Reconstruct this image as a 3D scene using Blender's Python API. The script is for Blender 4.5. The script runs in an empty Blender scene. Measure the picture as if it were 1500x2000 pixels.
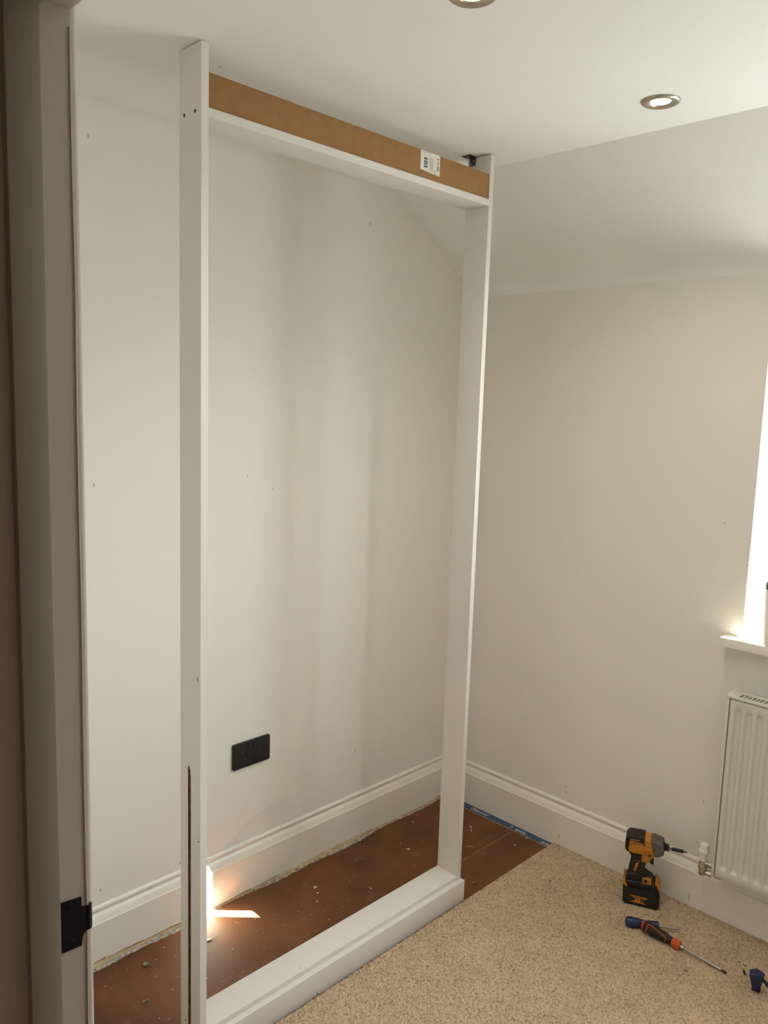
import bpy, bmesh, math, random
from mathutils import Vector, Matrix
random.seed(7)
SC = bpy.context.scene
COL = SC.collection

# ------------------------------------------------------------------ camera, light, exposure
cam_d = bpy.data.cameras.new('camera')
cam = bpy.data.objects.new('camera', cam_d); COL.objects.link(cam)
cam_d.sensor_fit = 'VERTICAL'; cam_d.sensor_height = 24.0
cam_d.lens = 1574.797 / 2000.0 * 24.0
cam_d.clip_start = 0.02
_r = Vector((0.7096, 0.7038, 0.0317)); _u = Vector((-0.1164, 0.0728, 0.9905)); _f = Vector((-0.6949, 0.7066, -0.1336))
_r.normalize(); _f.normalize(); _u = _r.cross(_f)
_m = Matrix((_r, _u, -_f)).transposed().to_4x4(); _m.translation = Vector((2.0502, -2.5186, 1.6219))
cam.matrix_world = _m
SC.camera = cam

SC.view_settings.view_transform = 'Standard'
SC.view_settings.look = 'None'
SC.view_settings.gamma = 1.0
SC.view_settings.use_curve_mapping = False
SC.view_settings.exposure = 0.30

W = bpy.data.worlds.new('sky'); SC.world = W; W.use_nodes = True
_bg = W.node_tree.nodes['Background']
_tc = W.node_tree.nodes.new('ShaderNodeTexCoord'); _sx = W.node_tree.nodes.new('ShaderNodeSeparateXYZ'); _cr = W.node_tree.nodes.new('ShaderNodeValToRGB')
_mr = W.node_tree.nodes.new('ShaderNodeMapRange'); _mr.inputs['From Min'].default_value = -1.0
W.node_tree.links.new(_tc.outputs['Generated'], _sx.inputs[0]); W.node_tree.links.new(_sx.outputs['Z'], _mr.inputs['Value']); W.node_tree.links.new(_mr.outputs[0], _cr.inputs[0])
_cr.color_ramp.elements[0].position = 0.47; _cr.color_ramp.elements[0].color = (0.56, 0.59, 0.58, 1)      # pale ground and houses
_cr.color_ramp.elements[1].position = 0.53; _cr.color_ramp.elements[1].color = (0.91, 0.98, 1.06, 1)       # bright hazy sky
W.node_tree.links.new(_cr.outputs[0], _bg.inputs[0]); _bg.inputs[1].default_value = 13.2

SC.cycles.max_bounces = 12
SC.cycles.diffuse_bounces = 8
SC.cycles.sample_clamp_indirect = 12.0

# spot lamp added outside for the sunlit streak, as if off a pane opposite: a narrow beam just over the windowsill
_d = Vector((-0.697, -0.717, -0.648)).normalized()
_sp = bpy.data.lights.new('sun_streak_spot', 'SPOT'); sun_streak_spot = bpy.data.objects.new('sun_streak_spot', _sp); COL.objects.link(sun_streak_spot)
_sp.energy = 2.4e6; _sp.color = (1.0, 0.93, 0.83); _sp.spot_size = math.radians(1.0); _sp.spot_blend = 0.05; _sp.shadow_soft_size = 0.02
sun_streak_spot.location = Vector((0.993, 0, 0.985)) - _d * 18.0
sun_streak_spot.rotation_euler = (-_d).to_track_quat('Z', 'Y').to_euler()

# daylight portal in the window opening (sampling aid for the sky light)
_pl = bpy.data.lights.new('window_daylight', 'AREA'); window_daylight = bpy.data.objects.new('window_daylight', _pl); COL.objects.link(window_daylight)
_pl.shape = 'RECTANGLE'; _pl.size = 1.26; _pl.size_y = 1.12; _pl.cycles.is_portal = True
window_daylight.location = (1.7735, 0.235, 1.47); window_daylight.rotation_euler = (math.radians(-90), 0, 0)
DOWNLIGHT_W = 16.0
DOWNLIGHT_COL = (1.0, 0.90, 0.77)

# ------------------------------------------------------------------ materials
def mat(name, color, rough=0.5, metal=0.0, noise=None, bump=None, spec=0.5, emit=None):
    """noise = (scale, amount, detail): mottles the colour; bump = (scale, strength)"""
    m = bpy.data.materials.new(name); m.use_nodes = True
    nt = m.node_tree; b = nt.nodes['Principled BSDF']
    b.inputs['Base Color'].default_value = (*color, 1); b.inputs['Roughness'].default_value = rough
    b.inputs['Metallic'].default_value = metal; b.inputs['Specular IOR Level'].default_value = spec
    if noise or bump:
        tc = nt.nodes.new('ShaderNodeTexCoord')
    if noise:
        n = nt.nodes.new('ShaderNodeTexNoise'); n.inputs['Scale'].default_value = noise[0]; n.inputs['Detail'].default_value = noise[2] if len(noise) > 2 else 4
        nt.links.new(tc.outputs['Object'], n.inputs['Vector'])
        r = nt.nodes.new('ShaderNodeValToRGB'); a = noise[1]
        r.color_ramp.elements[0].position = 0.3; r.color_ramp.elements[1].position = 0.7
        r.color_ramp.elements[0].color = (*[c * (1 - a) for c in color], 1)
        r.color_ramp.elements[1].color = (*[min(1, c * (1 + a)) for c in color], 1)
        nt.links.new(n.outputs['Fac'], r.inputs['Fac']); nt.links.new(r.outputs['Color'], b.inputs['Base Color'])
    if bump:
        n2 = nt.nodes.new('ShaderNodeTexNoise'); n2.inputs['Scale'].default_value = bump[0]; n2.inputs['Detail'].default_value = 3
        nt.links.new(tc.outputs['Object'], n2.inputs['Vector'])
        bp = nt.nodes.new('ShaderNodeBump'); bp.inputs['Strength'].default_value = bump[1]; bp.inputs['Distance'].default_value = 0.002
        nt.links.new(n2.outputs['Fac'], bp.inputs['Height']); nt.links.new(bp.outputs['Normal'], b.inputs['Normal'])
    if emit:
        b.inputs['Emission Color'].default_value = (*emit[:3], 1); b.inputs['Emission Strength'].default_value = emit[3]
    return m

M = {}
M['wall'] = mat('wall_paint', (0.795, 0.765, 0.71), 0.75, noise=(1.3, 0.012), bump=(220, 0.08), spec=0.3)
M['ceil'] = mat('ceiling_paint', (0.83, 0.83, 0.80), 0.85, noise=(1.1, 0.01), bump=(240, 0.06), spec=0.2)
M['gloss'] = mat('white_satin_paint', (0.82, 0.785, 0.71), 0.35, bump=(60, 0.03))
M['lining'] = mat('door_lining_shade_paint', (0.47, 0.41, 0.345), 0.42, bump=(45, 0.12))  # darkened: the doorway's shade is put into this colour
M['stop'] = mat('door_stop_shade_paint', (0.285, 0.24, 0.19), 0.5, bump=(45, 0.12))  # darker still, the shade on the stop is carried by its colour
M['board'] = mat('white_melamine', (0.72, 0.695, 0.655), 0.38, bump=(150, 0.03))
M['mdf'] = mat('raw_mdf', (0.315, 0.168, 0.068), 0.8, noise=(28, 0.09, 6), bump=(300, 0.1), spec=0.2)
M['mdf_dark'] = mat('routed_mdf', (0.21, 0.11, 0.056), 0.9, noise=(60, 0.35, 5), bump=(200, 0.5), spec=0.1)
M['carpet'] = None
M['black'] = mat('matt_black_metal', (0.006, 0.0055, 0.005), 0.62, spec=0.25)
M['socket'] = mat('black_socket', (0.007, 0.007, 0.007), 0.42)
M['nickel'] = mat('brushed_nickel', (0.50, 0.44, 0.36), 0.32, 0.9)
M['chrome'] = mat('chrome', (0.62, 0.58, 0.52), 0.16, 1.0)
M['steel'] = mat('tool_steel', (0.42, 0.39, 0.34), 0.3, 1.0)
M['darksteel'] = mat('dark_steel', (0.10, 0.09, 0.08), 0.4, 0.8)
M['screw'] = mat('dark_screw', (0.05, 0.045, 0.045), 0.5, 0.6)
M['rad'] = mat('radiator_enamel', (0.66, 0.64, 0.575), 0.30)
M['radin'] = mat('radiator_inside_shade', (0.07, 0.065, 0.05), 0.6)  # dark tone stands in for the shade inside the casing
M['plastic'] = mat('white_plastic', (0.83, 0.80, 0.73), 0.35)
M['upvc'] = mat('white_upvc', (0.86, 0.86, 0.85), 0.3)
M['dgrey'] = mat('dark_grey_lid', (0.018, 0.021, 0.022), 0.45)
M['paper'] = mat('label_paper', (0.74, 0.72, 0.67), 0.7, noise=(90, 0.05))
M['ink'] = mat('black_ink', (0.045, 0.035, 0.025), 0.7)
M['inkgrey'] = mat('grey_ink', (0.27, 0.25, 0.21), 0.7)
M['pencil'] = mat('pencil_line', (0.10, 0.075, 0.05), 0.8)
M['pencilw'] = mat('pencil_mark_on_wall', (0.16, 0.14, 0.12), 0.8)
M['tyel'] = mat('tool_yellow', (0.50, 0.19, 0.012), 0.45, noise=(90, 0.10))
M['tblk'] = mat('tool_black', (0.0085, 0.009, 0.0085), 0.55, bump=(400, 0.1))
M['tgry'] = mat('tool_alloy', (0.135, 0.125, 0.105), 0.45, 0.55, noise=(60, 0.2))
M['torg'] = mat('tool_orange', (0.50, 0.17, 0.010), 0.5)
M['blue'] = mat('blue_handle', (0.006, 0.018, 0.072), 0.35)
M['clampblue'] = mat('blue_clamp', (0.012, 0.024, 0.075), 0.5)
M['orange'] = mat('orange_rubber', (0.56, 0.075, 0.006), 0.5)
M['rubber'] = mat('black_rubber', (0.010, 0.008, 0.007), 0.6, bump=(300, 0.1))
M['brown_bit'] = mat('bit_tip', (0.12, 0.075, 0.055), 0.4, 0.8)
M['tape'] = mat('blue_printed_tape', (0.028, 0.064, 0.140), 0.55, noise=(55, 0.35, 6))
M['tapeink'] = mat('pale_tape_print', (0.50, 0.50, 0.46), 0.7)
M['tapefaint'] = mat('faint_tape_print', (0.10, 0.17, 0.29), 0.7)
M['crumb'] = mat('grey_crumb', (0.22, 0.21, 0.16), 0.9, noise=(300, 0.45))
M['chip'] = mat('pale_chip', (0.68, 0.55, 0.42), 0.85)
M['smear'] = mat('plaster_smear', (0.42, 0.31, 0.21), 0.9, noise=(90, 0.3))
M['peel'] = mat('white_paint_flake', (0.80, 0.76, 0.68), 0.6)
M['residue'] = mat('grey_residue', (0.40, 0.355, 0.275), 0.95, noise=(70, 0.45, 6), bump=(200, 0.6))
M['residue_dark'] = mat('dark_residue', (0.060, 0.048, 0.030), 0.95, noise=(120, 0.3), spec=0.05)
M['caulk'] = mat('cream_undercoat', (0.62, 0.50, 0.30), 0.8, noise=(25, 0.18))
M['rust'] = mat('brown_scuff', (0.22, 0.10, 0.035), 0.9, noise=(40, 0.3))
M['lens'] = mat('downlight_lens', (1, 1, 1), 0.5, emit=(1.0, 0.95, 0.86, 6.0))

def floor_mat():
    m = bpy.data.materials.new('hardboard'); m.use_nodes = True; nt = m.node_tree; b = nt.nodes['Principled BSDF']
    tc = nt.nodes.new('ShaderNodeTexCoord')
    def noise(s, d, sc=(1, 1, 1)):
        mp = nt.nodes.new('ShaderNodeMapping'); mp.inputs['Scale'].default_value = sc
        n = nt.nodes.new('ShaderNodeTexNoise'); n.inputs['Scale'].default_value = s; n.inputs['Detail'].default_value = d
        nt.links.new(tc.outputs['Object'], mp.inputs['Vector']); nt.links.new(mp.outputs['Vector'], n.inputs['Vector']); return n
    r1 = nt.nodes.new('ShaderNodeValToRGB'); n1 = noise(5.0, 8)
    r1.color_ramp.elements[0].position = 0.32; r1.color_ramp.elements[0].color = (0.104, 0.040, 0.014, 1)
    r1.color_ramp.elements[1].position = 0.68; r1.color_ramp.elements[1].color = (0.167, 0.069, 0.025, 1)
    nt.links.new(n1.outputs['Fac'], r1.inputs['Fac'])
    n2 = noise(260, 3); r2 = nt.nodes.new('ShaderNodeValToRGB')
    r2.color_ramp.elements[0].position = 0.30; r2.color_ramp.elements[0].color = (0.72, 0.72, 0.72, 1)
    r2.color_ramp.elements[1].position = 0.72; r2.color_ramp.elements[1].color = (1.22, 1.2, 1.15, 1)
    nt.links.new(n2.outputs['Fac'], r2.inputs['Fac'])
    mx = nt.nodes.new('ShaderNodeMixRGB'); mx.blend_type = 'MULTIPLY'; mx.inputs[0].default_value = 1
    nt.links.new(r1.outputs[0], mx.inputs[1]); nt.links.new(r2.outputs[0], mx.inputs[2])
    n3 = noise(14, 6); r3 = nt.nodes.new('ShaderNodeValToRGB')      # dusty smears
    r3.color_ramp.elements[0].position = 0.60; r3.color_ramp.elements[0].color = (0, 0, 0, 1)
    r3.color_ramp.elements[1].position = 0.82; r3.color_ramp.elements[1].color = (0.35, 0.35, 0.35, 1)
    nt.links.new(n3.outputs['Fac'], r3.inputs['Fac'])
    mx2 = nt.nodes.new('ShaderNodeMixRGB'); mx2.inputs[2].default_value = (0.30, 0.19, 0.115, 1)
    nt.links.new(r3.outputs[0], mx2.inputs[0]); nt.links.new(mx.outputs[0], mx2.inputs[1])
    nt.links.new(mx2.outputs[0], b.inputs['Base Color'])
    b.inputs['Roughness'].default_value = 0.62; b.inputs['Specular IOR Level'].default_value = 0.3
    bp = nt.nodes.new('ShaderNodeBump'); bp.inputs['Strength'].default_value = 0.15; bp.inputs['Distance'].default_value = 0.001
    nt.links.new(n2.outputs['Fac'], bp.inputs['Height']); nt.links.new(bp.outputs[0], b.inputs['Normal'])
    return m
M['floor'] = floor_mat()

def carpet_mat():
    m = bpy.data.materials.new('beige_carpet'); m.use_nodes = True; nt = m.node_tree; b = nt.nodes['Principled BSDF']
    tc = nt.nodes.new('ShaderNodeTexCoord')
    n1 = nt.nodes.new('ShaderNodeTexNoise'); n1.inputs['Scale'].default_value = 190; n1.inputs['Detail'].default_value = 4
    n2 = nt.nodes.new('ShaderNodeTexNoise'); n2.inputs['Scale'].default_value = 9; n2.inputs['Detail'].default_value = 3
    for n in (n1, n2): nt.links.new(tc.outputs['Object'], n.inputs['Vector'])
    r1 = nt.nodes.new('ShaderNodeValToRGB'); e = r1.color_ramp.elements
    e[0].position = 0.31; e[0].color = (0.255, 0.175, 0.106, 1); e[1].position = 0.45; e[1].color = (0.455, 0.345, 0.235, 1)
    e2 = e.new(0.68); e2.color = (0.60, 0.465, 0.325, 1)
    nt.links.new(n1.outputs['Fac'], r1.inputs['Fac'])
    r2 = nt.nodes.new('ShaderNodeValToRGB'); r2.color_ramp.elements[0].position = 0.3; r2.color_ramp.elements[0].color = (0.93, 0.93, 0.93, 1)
    r2.color_ramp.elements[1].position = 0.7; r2.color_ramp.elements[1].color = (1.06, 1.06, 1.06, 1)
    nt.links.new(n2.outputs['Fac'], r2.inputs['Fac'])
    mx = nt.nodes.new('ShaderNodeMixRGB'); mx.blend_type = 'MULTIPLY'; mx.inputs[0].default_value = 1
    nt.links.new(r1.outputs[0], mx.inputs[1]); nt.links.new(r2.outputs[0], mx.inputs[2]); nt.links.new(mx.outputs[0], b.inputs['Base Color'])
    b.inputs['Roughness'].default_value = 1.0; b.inputs['Specular IOR Level'].default_value = 0.05
    return m
M['carpet'] = carpet_mat()

def glass_mat():
    m = bpy.data.materials.new('window_glass'); m.use_nodes = True; nt = m.node_tree
    nt.nodes.remove(nt.nodes['Principled BSDF']); out = nt.nodes['Material Output']
    t = nt.nodes.new('ShaderNodeBsdfTransparent'); g = nt.nodes.new('ShaderNodeBsdfGlossy'); g.inputs['Roughness'].default_value = 0.02
    t.inputs[0].default_value = (0.95, 0.97, 0.96, 1)
    fr = nt.nodes.new('ShaderNodeFresnel'); fr.inputs[0].default_value = 1.45
    ge = nt.nodes.new('ShaderNodeNewGeometry'); iv = nt.nodes.new('ShaderNodeMath'); iv.operation = 'SUBTRACT'; iv.inputs[0].default_value = 1.0
    mu = nt.nodes.new('ShaderNodeMath'); mu.operation = 'MULTIPLY'      # reflect on the outer faces only, so the thin pane passes oblique light
    nt.links.new(ge.outputs['Backfacing'], iv.inputs[1]); nt.links.new(iv.outputs[0], mu.inputs[0]); nt.links.new(fr.outputs[0], mu.inputs[1])
    mx = nt.nodes.new('ShaderNodeMixShader'); nt.links.new(mu.outputs[0], mx.inputs[0]); nt.links.new(t.outputs[0], mx.inputs[1]); nt.links.new(g.outputs[0], mx.inputs[2])
    nt.links.new(mx.outputs[0], out.inputs[0]); return m
M['glass'] = glass_mat()

# ------------------------------------------------------------------ mesh helpers
class MB:
    """collects simple shapes in one bmesh; mats maps material index"""
    def __init__(s): s.b = bmesh.new(); s.mi = 0
    def _mark(s, faces, smooth=False):
        for f in faces: f.material_index = s.mi; f.smooth = smooth
    def box(s, x0, x1, y0, y1, z0, z1, bev=0.0):
        vs = [s.b.verts.new((x, y, z)) for x in (x0, x1) for y in (y0, y1) for z in (z0, z1)]
        q = [(0, 1, 3, 2), (4, 6, 7, 5), (0, 4, 5, 1), (2, 3, 7, 6), (0, 2, 6, 4), (1, 5, 7, 3)]
        fs = [s.b.faces.new([vs[i] for i in k]) for k in q]; s._mark(fs)
        if bev > 0:
            es = list({e for f in fs for e in f.edges})
            r = bmesh.ops.bevel(s.b, geom=es, offset=bev, segments=2, profile=0.6, affect='EDGES')
            s._mark(r['faces'], True)
        return s
    def prism(s, pts, fn, a, b2, bev=0.0, seg=2):
        """pts: 2D outline; fn(u, v, h) -> xyz; extruded between heights a and b2"""
        n = len(pts)
        A = [s.b.verts.new(fn(u, v, a)) for u, v in pts]; B = [s.b.verts.new(fn(u, v, b2)) for u, v in pts]
        fs = [s.b.faces.new(A[::-1]), s.b.faces.new(B)]
        for i in range(n):
            j = (i + 1) % n; fs.append(s.b.faces.new((A[i], A[j], B[j], B[i])))
        s._mark(fs)
        if bev > 0:
            es = list({e for f in fs[:2] for e in f.edges})
            r = bmesh.ops.bevel(s.b, geom=es, offset=bev, segments=seg, profile=0.6, affect='EDGES', clamp_overlap=True)
            s._mark(r['faces'], True)
        return fs
    def lathe(s, prof, p0, d, n=24, caps=True):
        """prof: (t along d, radius)"""
        d = Vector(d).normalized(); p0 = Vector(p0)
        a = d.orthogonal().normalized(); c = d.cross(a)
        rings = []
        for t, r in prof:
            rings.append([s.b.verts.new(p0 + d * t + (a * math.cos(2 * math.pi * k / n) + c * math.sin(2 * math.pi * k / n)) * max(r, 1e-5)) for k in range(n)])
        fs = []
        for i in range(len(rings) - 1):
            for k in range(n):
                l = (k + 1) % n; fs.append(s.b.faces.new((rings[i][k], rings[i][l], rings[i + 1][l], rings[i + 1][k])))
        if caps: fs.append(s.b.faces.new(rings[0][::-1])); fs.append(s.b.faces.new(rings[-1]))
        s._mark(fs, True); return fs
    def tube(s, pts, r, n=10):
        pts = [Vector(p) for p in pts]; rings = []
        rr = r if isinstance(r, (list, tuple)) else [r] * len(pts)
        a = None
        for i, p in enumerate(pts):
            d = (pts[min(i + 1, len(pts) - 1)] - pts[max(i - 1, 0)]).normalized()
            a = d.orthogonal().normalized() if a is None else (a - d * a.dot(d)).normalized()
            c = d.cross(a)
            rings.append([s.b.verts.new(p + (a * math.cos(2 * math.pi * k / n) + c * math.sin(2 * math.pi * k / n)) * rr[i]) for k in range(n)])
        fs = []
        for i in range(len(rings) - 1):
            for k in range(n):
                l = (k + 1) % n; fs.append(s.b.faces.new((rings[i][k], rings[i][l], rings[i + 1][l], rings[i + 1][k])))
        fs.append(s.b.faces.new(rings[0][::-1])); fs.append(s.b.faces.new(rings[-1])); s._mark(fs, True); return fs
    def lump(s, c, r, sq=0.6, sub=1):
        res = bmesh.ops.create_icosphere(s.b, subdivisions=sub, radius=1.0)
        for v in res['verts']:
            k = random.uniform(0.65, 1.25)
            v.co = Vector((c[0] + v.co.x * r * k, c[1] + v.co.y * r * k, c[2] + v.co.z * r * sq * k))
        fs = {f for v in res['verts'] for f in v.link_faces}; s._mark(fs, False)
        return s
    def build(s, name, mats, parent=None, sharp=35):
        if not isinstance(mats, (list, tuple)): mats = [mats]
        bmesh.ops.recalc_face_normals(s.b, faces=s.b.faces[:])
        me = bpy.data.meshes.new(name); s.b.to_mesh(me); s.b.free()
        for m in mats: me.materials.append(m)
        me.set_sharp_from_angle(angle=math.radians(sharp))
        o = bpy.data.objects.new(name, me); COL.objects.link(o)
        if parent:
            o.parent = parent
        return o

def rel(o, parent):
    """vertices were given in world space: shift them so the parented part stays where it was built"""
    top = parent; off = Vector((0, 0, 0))
    while top is not None: off += top.location; top = top.parent
    o.data.transform(Matrix.Translation(-off)); o.parent = parent
    return o

def thing(name, label, cat, loc=(0, 0, 0), rz=0.0, group=None):
    o = bpy.data.objects.new(name, None); COL.objects.link(o); o.empty_display_size = 0.05
    o.location = loc; o.rotation_euler = (0, 0, rz); o['label'] = label; o['category'] = cat
    if group: o['group'] = group
    return o
def tag(o, label, cat, group=None, kind=None):
    o['label'] = label; o['category'] = cat
    if group: o['group'] = group
    if kind: o['kind'] = kind
    return o
def struct(o): o['kind'] = 'structure'; return o
def wpart(mb, name, mats, parent, label=None):
    o = rel(mb.build(name, mats), parent)
    if label: o['label'] = label
    return o
def text_mesh(name, body, size, m, depth=0.0002, shear=0.0, bold=0.0):
    c = bpy.data.curves.new(name, 'FONT'); c.body = body; c.size = size; c.extrude = depth; c.shear = shear; c.offset = bold
    c.resolution_u = 3; c.align_x = 'LEFT'
    t = bpy.data.objects.new('tmp_text', c); COL.objects.link(t)
    bpy.context.view_layer.update()
    me = bpy.data.meshes.new_from_object(t.evaluated_get(bpy.context.evaluated_depsgraph_get()))
    bpy.data.objects.remove(t); bpy.data.curves.remove(c)
    me.name = name; me.materials.clear(); me.materials.append(m)
    o = bpy.data.objects.new(name, me); COL.objects.link(o); return o
XYZ = lambda u, v, h: (u, v, h)

# ------------------------------------------------------------------ room shell
H = 2.3549; K = 2.0833; S = 0.4423           # ceiling, knee of the slope, reach of the slope
YD = -2.138                                   # room face of the door wall
XR = 3.30                                     # right wall
WX0, WX1, WZ0, WZ1 = 1.147, 2.40, 0.909, 2.02 # window opening

b = MB(); b.box(-0.12, 4.4, -4.4, 0.36, -0.12, -0.0045); floor = struct(b.build('floor', M['mdf_dark']))
# hardboard sheets laid over the floor, one seam showing beyond the frame
for (x0, x1, y0, y1) in ((0.0, 0.3807, -2.26, 0.0), (0.3813, 4.2, -2.26, 0.0)):
    b = MB(); b.box(x0, x1, y0, y1, -0.0045, 0.0); wpart(b, 'hardboard_sheet', M['floor'], floor)
b = MB(); rng = random.Random(4); y = -0.058
while y > -0.62:        # dusty filler rubbed along the joint
    l = rng.uniform(0.006, 0.014); w0, w1 = rng.uniform(0.0012, 0.0036), rng.uniform(0.0012, 0.0036)
    b.prism([(0.381 - w0, y), (0.381 - w0 * 0.8, y - l), (0.381 + w1 * 0.9, y - l), (0.381 + w1, y)], XYZ, -0.0002, 0.0004); y -= l
o = wpart(b, 'seam_dust', mat('seam_dust', (0.225, 0.122, 0.062), 0.9, noise=(80, 0.25)), floor); o['kind'] = 'stuff'
def pencil(x0, y0, x1, y1, w, z=0.0004):
    d = Vector((x1 - x0, y1 - y0, 0)); n = Vector((-d.y, d.x, 0)).normalized() * w / 2
    b = MB(); b.prism([(x0 + n.x, y0 + n.y), (x1 + n.x, y1 + n.y), (x1 - n.x, y1 - n.y), (x0 - n.x, y0 - n.y)], XYZ, 0.0, z)
    wpart(b, 'pencil_line', M['pencil'], floor)
pencil(0.030, -1.560, 0.42, -1.566, 0.0018); pencil(0.026, -1.541, 0.425, -1.527, 0.0018)
pencil(0.096, -1.575, 0.155, -1.519, 0.0008)

b = MB(); b.box(-0.12, 0.0, -2.26, 0.30, 0.0, 2.55); wall_left = struct(b.build('wall_left', M['wall']))
b = MB()
b.box(0.0, WX0, 0.0, 0.30, 0.0, K + 0.06); b.box(WX1, XR, 0.0, 0.30, 0.0, K + 0.06)
b.box(WX0, WX1, 0.0, 0.30, 0.0, WZ0); b.box(WX0, WX1, 0.0, 0.30, WZ1, K + 0.06)
bmesh.ops.remove_doubles(b.b, verts=b.b.verts[:], dist=1e-5)
wall_back = struct(b.build('wall_back', M['wall']))
b = MB(); b.box(XR, XR + 0.12, -2.26, 0.30, 0.0, 2.55); wall_right = struct(b.build('wall_right', M['wall']))
# sloped soffit under the eaves, soft fold at the knee
sl = [(0.02, K - 0.012)]
for i in range(7):
    t = i / 6.0
    p0, p1, p2 = Vector((0.0, K - 0.045)), Vector((0.0, K)), Vector((-0.055, K + 0.055 * (H - K) / S))
    q = p0 * (1 - t) ** 2 + p1 * 2 * t * (1 - t) + p2 * t * t; sl.append((q.x, q.y))
sl += [(-S, H), (-S, H + 0.1), (0.02, H + 0.1)]
b = MB(); b.prism(sl, lambda u, v, h: (h, u, v), 0.0, XR); wall_slope = struct(b.build('wall_slope', M['ceil']))
b = MB(); b.box(-0.12, XR + 0.12, -2.26, -S, H, H + 0.1); ceiling = struct(b.build('ceiling', M['ceil']))

# door wall with its opening, and the dim landing the picture is taken from
DX0, DX1, DZ = 1.22, 1.985, 1.997
b = MB()
b.box(0.0, DX0 - 0.03, YD - 0.11, YD, 0.0, 2.45); b.box(DX1 + 0.03, XR, YD - 0.11, YD, 0.0, 2.45); b.box(DX0 - 0.03, DX1 + 0.03, YD - 0.11, YD, DZ + 0.03, 2.45)
wall_door = struct(b.build('wall_front', M['wall']))
HY = YD - 0.11
M['landing'] = mat('landing_paint', (0.22, 0.18, 0.135), 0.8)
b = MB(); b.box(0.3, 4.2, -4.32, -4.2, 0, 2.45); struct(b.build('wall_landing_rear', M['landing']))
b = MB(); b.box(0.25, 0.35, -4.2, HY, 0, 2.45); struct(b.build('wall_landing_left', M['landing']))
b = MB(); b.box(4.15, 4.25, -4.2, HY, 0, 2.45); struct(b.build('wall_landing_right', M['landing']))
b = MB(); b.box(0.25, 4.25, -4.32, HY, 2.40, 2.50); struct(b.build('ceiling_landing', M['landing']))

# ------------------------------------------------------------------ door lining
door = struct(bpy.data.objects.new('door_1', None)); COL.objects.link(door); door.location = (DX0, YD, 0)
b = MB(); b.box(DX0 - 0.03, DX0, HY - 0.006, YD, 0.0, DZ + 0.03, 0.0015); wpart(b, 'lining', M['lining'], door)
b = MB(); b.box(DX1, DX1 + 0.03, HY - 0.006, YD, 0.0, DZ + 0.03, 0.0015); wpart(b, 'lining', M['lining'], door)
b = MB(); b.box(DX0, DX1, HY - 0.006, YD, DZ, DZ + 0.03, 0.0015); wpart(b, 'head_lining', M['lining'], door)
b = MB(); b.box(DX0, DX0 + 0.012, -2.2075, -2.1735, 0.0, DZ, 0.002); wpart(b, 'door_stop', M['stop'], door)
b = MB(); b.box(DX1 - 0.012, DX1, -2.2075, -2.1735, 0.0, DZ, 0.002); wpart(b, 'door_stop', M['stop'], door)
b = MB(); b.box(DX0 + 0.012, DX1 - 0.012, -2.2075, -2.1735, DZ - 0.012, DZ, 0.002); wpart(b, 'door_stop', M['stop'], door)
for (y0, y1) in ((YD, YD + 0.0075), (HY - 0.018, HY - 0.006)):
    b = MB(); b.box(DX0 - 0.075, DX0 - 0.0022, y0, y1, 0.0, DZ + 0.075, 0.003); wpart(b, 'architrave', M['gloss'], door)
    b = MB(); b.box(DX1 + 0.006, DX1 + 0.075, y0, y1, 0.0, DZ + 0.075, 0.003); wpart(b, 'architrave', M['gloss'], door)
    b = MB(); b.box(DX0 - 0.006, DX1 + 0.006, y0, y1, DZ + 0.006, DZ + 0.075, 0.003); wpart(b, 'architrave', M['gloss'], door)
# the door itself, swung open into the room against the right-hand jamb, out of the picture
M['oak'] = mat('oak_veneer', (0.34, 0.205, 0.105), 0.5, noise=(6, 0.15, 6))
b = MB(); b.box(0.004, 0.039, 0.004, 0.757, 0.012, DZ - 0.004, 0.002)
door_leaf = b.build('door_leaf', M['oak'], door); door_leaf.location = (DX1 - DX0, 0.004, 0); door_leaf.rotation_euler = (0, 0, math.radians(18))
# caulk bead down the stop, and the wavy ridge of paint along the lining's room edge
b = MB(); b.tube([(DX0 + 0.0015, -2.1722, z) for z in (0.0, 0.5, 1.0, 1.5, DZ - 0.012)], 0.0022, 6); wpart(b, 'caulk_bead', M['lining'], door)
pts = []
z = 0.0
while z < DZ - 0.01:
    pts.append((DX0 + 0.0002, YD - 0.0008 - 0.0012 * abs(math.sin(z * 9.1)) * (0.4 + 0.6 * abs(math.sin(z * 2.3))), z)); z += 0.02
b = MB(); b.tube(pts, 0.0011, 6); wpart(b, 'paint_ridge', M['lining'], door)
# lipped keep plate
kp = [(-2.1689, 0.9974), (-2.1458, 0.9964), (-2.1452, 1.0085), (-2.1438, 1.0112), (-2.1405, 1.0122), (-2.1405, 1.0430), (-2.1457, 1.0430), (-2.1457, 1.0565), (-2.1689, 1.0588)]
b = MB(); b.prism(kp, lambda u, v, h: (h, u, v), DX0 + 0.0002, DX0 + 0.0022, 0.0005, 1)
b.prism([(DX0 + 0.0022, -2.1408), (DX0 + 0.0032, -2.1375), (DX0 + 0.0022, -2.1345), (DX0 - 0.001, -2.1322), (DX0 - 0.0022, -2.1335), (DX0 + 0.0005, -2.1352), (DX0 + 0.001, -2.1375), (DX0 + 0.0002, -2.1408)], XYZ, 1.0135, 1.0428)
wpart(b, 'strike_plate', M['black'], door, 'black lipped metal keep plate')
for zz in (1.006, 1.050):
    b = MB(); b.lathe([(0, 0.0034), (0.0006, 0.0030), (0.0008, 0.0)], (DX0 + 0.0022, -2.1585, zz), (1, 0, 0), 12); wpart(b, 'screw', M['black'], door)

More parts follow.
